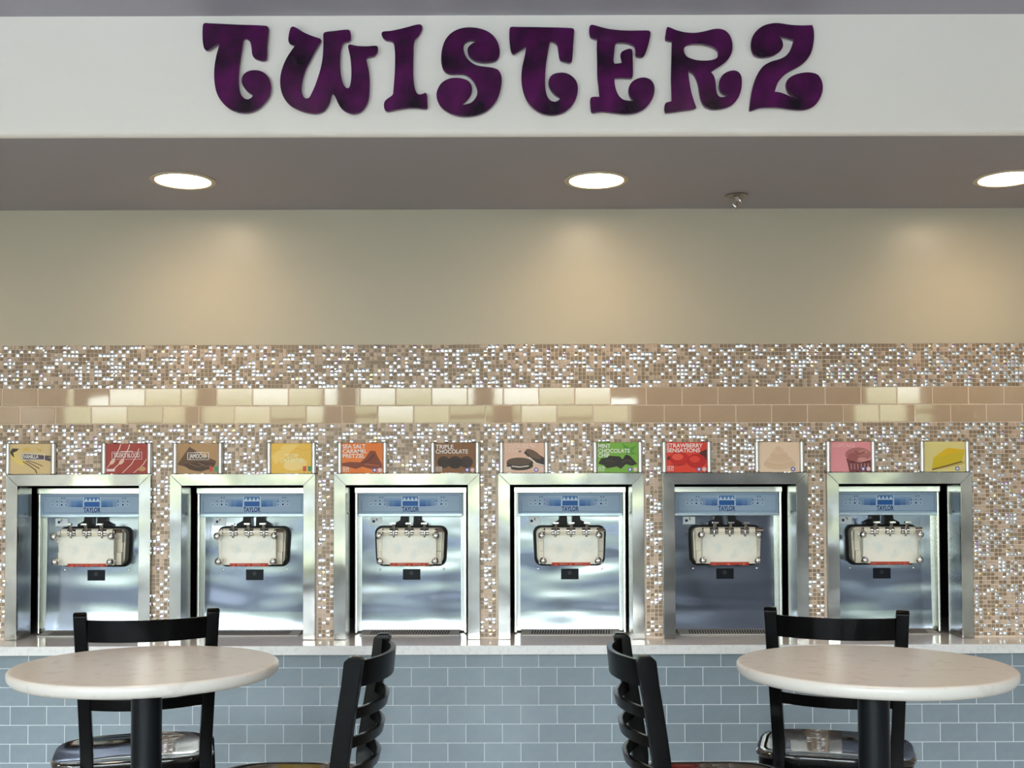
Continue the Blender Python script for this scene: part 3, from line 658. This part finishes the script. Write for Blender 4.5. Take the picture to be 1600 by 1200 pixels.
# ------------------------------------------------------------------ big sign letters on the fascia
G = {
 'T1': (310, "55,75 70,50 120,50 450,66 790,80 815,100 815,150 800,300 795,460 770,480 720,475 660,450 635,410 625,330 612,270 590,238 555,222 530,230 520,250 505,350 490,450 475,560 465,680 468,780 480,850 500,895 535,930 575,942 610,930 635,905 635,880* 600,862 560,825 525,775 510,730 515,680 540,640 590,610 650,600 720,608 780,640 820,690 842,760 842,830 820,910 770,980 700,1045 610,1085 520,1092 430,1075 340,1025 260,940 215,850 193,740 188,640 195,530 215,420 240,330 255,270* 190,310 130,350 100,360 75,345 60,300 52,220"),
 'W': (430, "210,88* 250,105 330,155 420,195 520,228* 530,245 500,300 450,390 400,490 350,590 320,690 305,790 308,860 330,915 365,932 400,920 430,870 470,780 505,680 535,580 555,480 565,370 568,250 568,175 585,155 700,140 850,125 875,145 880,230 860,255 800,270 780,295 765,350 755,450 755,560 765,660 785,740 815,795 845,812 870,800 885,760 895,680 895,560 885,450 868,370 858,310 880,298* 960,315 1080,320 1185,315 1198,335 1190,385 1150,425 1085,440 1060,460* 1070,510 1090,600 1100,700 1100,820 1090,930 1055,1020 1000,1080 930,1103 860,1093 790,1050 740,980 700,890 668,857* 650,910 630,980 595,1040 550,1080 480,1100 370,1088 270,1055 180,1005 110,925 75,840 62,750 68,650 95,550 140,450 195,365 240,305* 200,295 165,270 158,220 175,130 190,95"),
 'I': (590, "50,170 65,148 150,140 250,120 350,95 450,68 500,65 518,85 510,130 480,185 435,235 420,290 415,400 412,520 412,650 425,780 450,860 485,885 530,878 560,865* 575,890 578,960 578,1035 560,1045 450,1035 350,1037 230,1055 120,1075 90,1060 78,1010 90,960 130,925 180,885 190,820 200,700 208,550 208,400 200,310 185,265 150,250 100,240 65,210"),
 'S': (675, "525,248* 520,262 470,290 430,325 420,370 440,430 490,475 570,498 660,500 740,485 780,440 790,370 770,280 720,200 650,145 560,112 450,98 340,110 240,155 165,235 125,340 112,460 125,560 160,615 220,637 310,637 390,645 450,680 500,740 530,810 535,870 510,930 460,980 400,1000 360,1003 350,990* 400,950 445,890 463,830 455,770 420,725 360,700 290,690 200,700 120,745 75,810 57,880 68,950 110,1025 180,1080 270,1118 370,1133 480,1128 590,1095 690,1025 760,930 800,810 812,700 800,640 770,595 710,572 620,560 530,545 460,510 400,450 370,380 365,310 395,265 450,243"),
 'T2': (790, "52,110 65,93 120,93 450,97 770,107 797,120 798,150 788,300 775,480 755,505 710,500 650,480 632,440 622,370 612,310 590,280 555,262 515,258* 500,330 485,420 470,520 460,640 458,760 468,850 490,915 525,955 575,970 610,960 640,935 635,915* 590,890 545,845 515,790 508,735 525,680 565,645 630,630 700,632 770,665 820,720 842,790 835,880 800,970 740,1045 660,1095 560,1118 460,1110 370,1070 290,1000 235,910 200,790 190,680 200,560 225,450 250,305* 190,345 120,390 85,400 68,375 55,290 48,200"),
 'E': (910, "85,110 95,75 120,68 200,90 300,115 420,130 550,137 700,135 780,138 795,160 780,250 755,340 725,415 700,438 660,440 630,425 628,370 615,320 580,295 520,275 450,268 395,275 378,310 368,400 362,490 375,525* 430,520 470,512* 465,480 452,420 465,385 510,360 560,348 580,365 585,450 588,560 583,675 560,685 460,682 372,683* 375,760 395,840 430,905 480,945 550,958 612,957* 570,920 548,870 548,810 570,755 620,712 690,688 750,690 800,715 835,770 840,840 820,920 770,1000 700,1060 610,1095 500,1105 380,1095 250,1080 180,1082 120,1090 105,1070 98,1000 98,935 115,915 205,912* 200,860 190,760 180,650 178,480 175,350 178,235* 130,225 95,200"),
 'R': (1030, "82,170 95,100 110,95 200,130 300,155 420,162 530,145 630,120 710,115 780,140 830,200 855,290 845,390 800,470 730,530 650,580 600,615* 640,670 657,740 665,830 685,890 720,915 770,910 825,880* 780,880 735,860 712,820 708,750 730,680 780,630 860,603 920,615 955,660 965,730 955,830 920,920 860,990 780,1032 680,1050 600,1045 540,1020 500,960 480,880 465,780 440,700 400,635 338,590* 340,660 355,760 380,880 432,1035* 400,1050 250,1070 80,1090 68,1075 68,1020 80,985 120,970 152,962* 150,850 145,700 148,500 155,255* 100,245 78,235 | 285,360 300,315 350,290 430,282 530,290 620,318 680,360 697,410 680,455 620,480 530,488 430,480 340,450 300,410"),
 'Z': (1165, "370,195* 450,205 570,238* 555,300 520,380 470,435 400,470 300,500 220,545 165,610 125,690 95,780 70,900 50,1065* 70,1065 160,1035 260,1028 380,1030 500,1045 620,1057 720,1048 800,1010 860,940 895,850 900,770 880,700 840,650 770,628 690,628 590,650 510,695 480,750 485,810 515,865 570,905 635,940* 540,915 460,880 400,860 335,852* 370,750 420,680 480,625 570,575 660,520 730,450 775,360 797,230 795,130 780,72* 650,75 520,68 400,50 320,50 220,75 140,130 90,200 70,280 75,350 105,410 160,437 240,438 320,420 390,380 430,330 432,270 405,220"),
}
def smooth_loop(txt):
    pts = []; cor = []
    for w_ in txt.split():
        cor.append(w_.endswith('*')); a, c = w_.rstrip('*').split(','); pts.append(Vector((float(a), float(c))))
    n_ = len(pts); out = []
    for i in range(n_):
        p0, p1, p2, p3 = pts[i - 1], pts[i], pts[(i + 1) % n_], pts[(i + 2) % n_]
        if cor[i]: p0 = p1
        if cor[(i + 1) % n_]: p3 = p2
        for s in range(4):
            t_ = s / 4
            # tangents scaled by segment length keep short corner segments tidy
            d = (p2 - p1).length
            m1 = (p2 - p0); m1 = m1 * (d / m1.length) if m1.length else m1
            m2 = (p3 - p1); m2 = m2 * (d / m2.length) if m2.length else m2
            out.append(p1 * (2 * t_**3 - 3 * t_**2 + 1) + m1 * (t_**3 - 2 * t_**2 + t_) + p2 * (-2 * t_**3 + 3 * t_**2) + m2 * (t_**3 - t_**2))
    return out
lw = {'T1': 'first letter T, at the left end of the sign', 'W': 'letter W, second in the sign', 'I': 'letter I, between the W and the S', 'S': 'letter S, between the I and the second T',
      'T2': 'second letter T, between the S and the E', 'E': 'letter E, between the second T and the R', 'R': 'letter R with an oval hole, between the E and the Z', 'Z': 'letter Z, at the right end of the sign'}
for key, (ox, txt) in G.items():
    raw = [smooth_loop(x_) for x_ in txt.split('|')]
    xs_ = [p.x for p in raw[0]]; ys_ = [p.y for p in raw[0]]
    LY = FASC - .022
    ctr = P(ox + (min(xs_) + max(xs_)) / 15, 30 + (min(ys_) + max(ys_)) / 15, LY)
    loops = []
    for lp in raw:
        q_ = [P(ox + p.x / 7.5, 30 + p.y / 7.5, LY) - ctr for p in lp]; loops.append([(v.x, v.z) for v in q_])
    me = curve_mesh('letter', loops, .012, .0015, [M['letter_purple'], M['letter_edge']])
    o = thing('sign_letter', 'large glossy dark purple ' + lw[key], 'letter', (ctr.x, LY + .012, ctr.z), 0, 'letters of the shop sign')
    link('letter_face', me, o)
    cx_ = sum(p[0] for p in loops[0]) / len(loops[0])
    # two stand-off pins fixing it to the fascia, set inside the solid part
    def inside(x, z):
        c_ = False
        for lp in loops:
            for i_ in range(len(lp)):
                (xa_, za_), (xb_, zb2_) = lp[i_ - 1], lp[i_]
                if (za_ > z) != (zb2_ > z) and x < (xb_ - xa_) * (z - za_) / (zb2_ - za_) + xa_: c_ = not c_
        return c_
    for zt_ in (.10, -.09):
        cand = [x_ / 200 for x_ in range(-24, 25) if all(inside(x_ / 200 + dx, zt_ + dz) for dx in (-.008, .008) for dz in (-.008, .008))]
        if cand:
            x_ = min(cand, key=abs); b = MB(); b.tube([(x_, -.002, zt_), (x_, .010, zt_)], .005, 8); b.obj('standoff_pin', M['post_cap'], o)

# ------------------------------------------------------------------ recessed lights and sprinkler
def downlight(x, y, z, label, lens, r=.125, group=None, watts=0, cone=120):
    t = thing('recessed_light', label, 'light', (x, y, z), 0, group)
    b = MB(); b.lathe([(r - .002, -.001), (r, -.004), (r - .008, -.008), (r - .019, -.006), (r - .021, -.001)], 48)
    b.obj('trim_ring', M['light_trim'], t)
    L = bpy.data.lights.new('lamp', 'SPOT'); L.energy = watts; L.color = (1.0, .77, .50); L.spot_size = R(cone); L.spot_blend = 1.0; L.shadow_soft_size = .09
    link('lamp', L, t, (0, 0, -.012))
    b = MB(); b.lathe([(.0001, -.0035), (r - .0215, -.003), (r - .0215, -.0005)], 48); b.obj('lens', lens, t)
    return t
for px_, py_, wd in ((286, 277, 'above the left side, over the second machine'), (932, 278, 'above the centre, over the fourth machine'), (1574, 277, 'at the right edge, partly cut off')):
    Y = (ZSOF - EYE) * F / (760 - py_); p = P(px_, py_, Y)
    downlight(p.x, p.y, ZSOF, 'round glowing warm recessed light in the soffit ' + wd, M['lens'], group='soffit downlights', watts=SPOT, cone=158)
for x_, wd in ((-2.816, 'added unseen beyond the left edge'), (3.53, 'added unseen beyond the right edge')):  # extra lamps out of view, added to spread warm light along the wall
    downlight(x_, 4.295, ZSOF, 'round glowing warm recessed light in the soffit ' + wd, M['lens'], group='soffit downlights', watts=SPOT, cone=158)
RW = ('far left of the front row', 'above the left table', 'above the right table', 'far right of the front row', 'behind us on the left', 'behind us in the middle', 'behind us on the right')
for i, (x, y) in enumerate(((-2.6, 2.4), (-.95, 2.4), (.85, 2.4), (2.6, 2.4), (-2.2, -.8), (0, -.8), (2.2, -.8))):
    downlight(x, y, ZCEIL, ('round room light in the ceiling ' + RW[i]), M['room_lens'], group='room downlights', watts=ROOM_SPOT if i < 4 else ROOM_SPOT * .4, cone=105)
Y = (ZSOF - EYE) * F / (760 - 303); p = P(1151, 303, Y)
t = thing('fire_sprinkler', 'small chrome fire sprinkler hanging from the soffit', 'sprinkler', (p.x, p.y, ZSOF))
b = MB(); b.lathe([(.012, 0), (.047, -.0015), (.047, -.004), (.038, -.006), (.024, -.003), (.014, -.003)], 32); b.obj('escutcheon', M['brass'], t)
b = MB(); b.lathe([(.011, -.001), (.013, -.010), (.010, -.016), (.006, -.022)], 16)
for s in (-1, 1): b.tube([(s * .007, 0, -.014), (s * .017, 0, -.026), (s * .014, 0, -.040), (s * .003, 0, -.050)], .0028, 8)
b.obj('yoke', M['chrome'], t)
b = MB(); b.tube([(0, 0, -.02), (0, 0, -.05)], .0022, 8); b.obj('glass_bulb', M['bronze'], t)
b = MB(); b.lathe([(.004, -.048), (.015, -.052), (.015, -.054), (.003, -.055)], 16); b.obj('deflector', M['chrome'], t)

# ------------------------------------------------------------------ bar tables
def table(x, y, top, label, spin):
    t = thing('bar_table', label, 'table', (x, y, 0), 0, 'round bar tables')
    r = .318
    b = MB(); b.lathe([(.001, -.031), (r - .016, -.031), (r - .008, -.028), (r - .002, -.021), (r, -.013), (r - .0005, -.005), (r - .003, -.0015), (r - .006, 0), (r - .012, 0), (.001, 0)], 96, 0, (0, 0, top))
    b.obj('tabletop', M['quartz_table'], t)
    b = MB(); b.lathe([(.0365, .02), (.0365, top - .045)], 32); b.obj('pole', M['black_metal'], t)
    b = MB(); b.lathe([(.05, top - .052), (.12, top - .046), (.13, top - .031), (.02, top - .031)], 32); b.obj('mounting_plate', M['black_metal'], t)
    b = MB(); b.lathe([(.001, .018), (.060, .018), (.060, .045), (.046, .058), (.0366, .064)], 32); b.obj('base_hub', M['black_metal'], t)
    for k in range(4):
        a = R(90 * k + spin); c, s_ = math.cos(a), math.sin(a); b = MB()
        pts = []
        for d, hw_, zz_ in ((.03, .028, .046), (.15, .024, .036), (.255, .020, .018)):
            pts.append([(c * d - s_ * q_ * hw_, s_ * d + c * q_ * hw_, z_) for q_, z_ in ((-1, zz_ - .016), (1, zz_ - .016), (1, zz_), (-1, zz_))])
        b.sweep(pts); ar = b.obj('base_arm', M['black_metal'], t, bevel=.002)
        b = MB(); b.lathe([(.016, 0), (.016, .004), (.008, .008)], 14, 0, (c * .24, s_ * .24, 0)); b.obj('glide', M['rubber'], ar)
zt = EYE - .4325; z0_ = 2.76; xt = (222.5 - CX) * z0_ / F + .014
TL = table(xt, z0_, zt, 'round pale stone bar table on a black pole at the left', -10)
table((1370.5 - CX) * 2.67 / F - .015, 2.67, EYE - .423, 'round pale stone bar table on a black pole at the right', 10)

# ------------------------------------------------------------------ ladder back bar stools
def stool(name, label, top, seat, drops, half_top, half_seat, sw, sd, lean=.075, dx=0, group='black ladder back bar stools'):
    """local: seat centre at origin, faces +y, backrest at -y"""
    t = thing(name, label, 'stool', (0, 0, 0), 0, group)
    yb = -sd / 2 + .012
    BK = M['black_lacquer']
    def post_at(z):     # centre line of the left/right back post
        k = (z - seat) / (top - seat)
        if k >= 0: return half_seat + (half_top - half_seat) * k, yb - lean * k ** 1.25
        return half_seat + .018 * -k * .6, yb + .05 * k * (seat / (top - seat)) * .35
    for s in (-1, 1):
        secs = []
        n_ = 16
        for i in range(n_ + 1):
            z = .0 + (top - 0) * i / n_
            hx, yy = post_at(z); wx = .0185; wy = .023 if z > seat - .1 else .020
            if i == n_:
                wy = .014
            secs.append([(s * hx - wx, yy - wy, z), (s * hx + wx, yy - wy, z), (s * hx + wx, yy + wy, z), (s * hx - wx, yy + wy, z)])
            if i == n_ - 1:
                hx, yy = post_at(top - .012); secs.append([(s * hx - wx, yy - .022, top - .012), (s * hx + wx, yy - .022, top - .012), (s * hx + wx, yy + .026, top - .012), (s * hx - wx, yy + .026, top - .012)])
        b = MB(); b.sweep(secs); b.obj('back_leg', BK, t, bevel=.004)
        b = MB(); secs = []
        for i in range(7):
            z = (seat - .02) * i / 6; k = 1 - i / 6
            x = s * (sw / 2 - .045 + .03 * k); yy = sd / 2 - .045 + .03 * k; w_ = .017
            secs.append([(x - w_, yy - w_, z), (x + w_, yy - w_, z), (x + w_, yy + w_, z), (x - w_, yy + w_, z)])
        b.sweep(secs); b.obj('front_leg', BK, t, bevel=.003)
    # curved slats
    for i, (dz, hh) in enumerate(drops):
        z1 = top - dz; z0 = z1 - hh; secs = []; hx, yy = post_at((z0 + z1) / 2); hx -= .010; bow = .054
        for j in range(15):
            u = -1 + 2 * j / 14; yy2 = yy - .004 - bow * (1 - u * u); th = .0075
            tl = .006
            secs.append([(u * hx, yy2 - th, z0), (u * hx, yy2 + th, z0), (u * hx, yy2 + th - tl, z1), (u * hx, yy2 - th - tl, z1)])
        b = MB(); b.sweep(secs); b.obj('slat', BK, t, bevel=.002)
    # saddle seat: rounded towards the front, square at the back, on a dark apron
    n_ = 64
    def sq(a, hx, hy):
        c, s_ = math.cos(a), math.sin(a); p_ = 3.0 if s_ > 0 else 7.0
        k = (abs(c) ** p_ + abs(s_) ** p_) ** (-1 / p_)
        return hx * k * c + dx, hy * k * s_
    def ring(prof):
        vs = []
        for k_, dz in prof:
            for j in range(n_):
                x, y_ = sq(2 * math.pi * j / n_, sw / 2 * k_, sd / 2 * k_); vs.append((x, y_, seat + dz))
        fs = [(i * n_ + j, i * n_ + (j + 1) % n_, (i + 1) * n_ + (j + 1) % n_, (i + 1) * n_ + j) for i in range(len(prof) - 1) for j in range(n_)]
        return vs, fs + [tuple(range(n_ - 1, -1, -1)), tuple((len(prof) - 1) * n_ + j for j in range(n_))]
    b = MB(); b.add(*ring([(.90, -.018), (.985, -.016), (1.0, -.010), (.995, -.003), (.975, .001), (.94, .001), (.86, -.003), (.6, -.009), (.3, -.011)])); b.obj('seat', M['seat_lacquer'], t)
    b = MB(); b.add(*ring([(.955, -.052), (.962, -.050), (.965, -.0165), (.93, -.0165)])); b.obj('apron', BK, t)
    # rungs
    for (z, ax) in ((.26, 'f'), (.30, 's'), (.34, 'b')):
        kf = 1 - z / (seat - .02); fx = sw / 2 - .045 + .03 * kf; fy = sd / 2 - .045 + .03 * kf; bx, by = post_at(z)
        if ax == 'f': b = MB(); b.tube([(-fx, fy, z), (fx, fy, z)], .012, 12); b.obj('foot_rail', BK, t)
        elif ax == 'b': b = MB(); b.tube([(-bx, by, z), (bx, by, z)], .010, 12); b.obj('rung', BK, t)
        else:
            for s in (-1, 1): b = MB(); b.tube([(s * fx, fy, z), (s * bx, by, z)], .010, 12); b.obj('rung', BK, t)
    return t
# stools between the tables and the counter, backs towards the camera
TR, SR = EYE - .362, EYE - .815
dr = [(.023, .064), (.128, .030), (.192, .030), (.258, .034)]
rear = stool('bar_stool', 'black ladder back bar stool behind the left table, its back towards us', TR, SR, dr, .187, .168, .475, .40)
rear.location = (-1.126, 3.56, 0); rear.rotation_euler = (0, 0, R(17))
for c_ in rear.children:
    if c_.name.split('.')[0] in ('seat', 'apron'): c_.location.x = -.04
r2 = copy_tree(rear)
for c_ in r2.children:
    if c_.name.split('.')[0] in ('seat', 'apron'): c_.location.x = -.008
r2['label'] = 'black ladder back bar stool behind the right table, its back towards us'
r2.location = (1.052, 3.56, 0); r2.rotation_euler = (0, 0, R(-17))
# stools seen from the side, between the tables
TS, SS = EYE - .420, EYE - .792
dr = [(.014, .066), (.134, .029), (.208, .029), (.288, .027)]
side = stool('bar_stool', 'black ladder back bar stool in side view right of the left table', TS, SS, dr, .220, .195, .46, .42, .055)
side.location = (-.608, 3.02, 0); side.rotation_euler = (0, 0, R(90 - 3))
s2 = stool('bar_stool', 'black ladder back bar stool in side view left of the right table', TS, SS, dr, .220, .195, .46, .42, .055)
s2.location = (.592, 3.015, 0); s2.rotation_euler = (0, 0, R(-90 + 2))
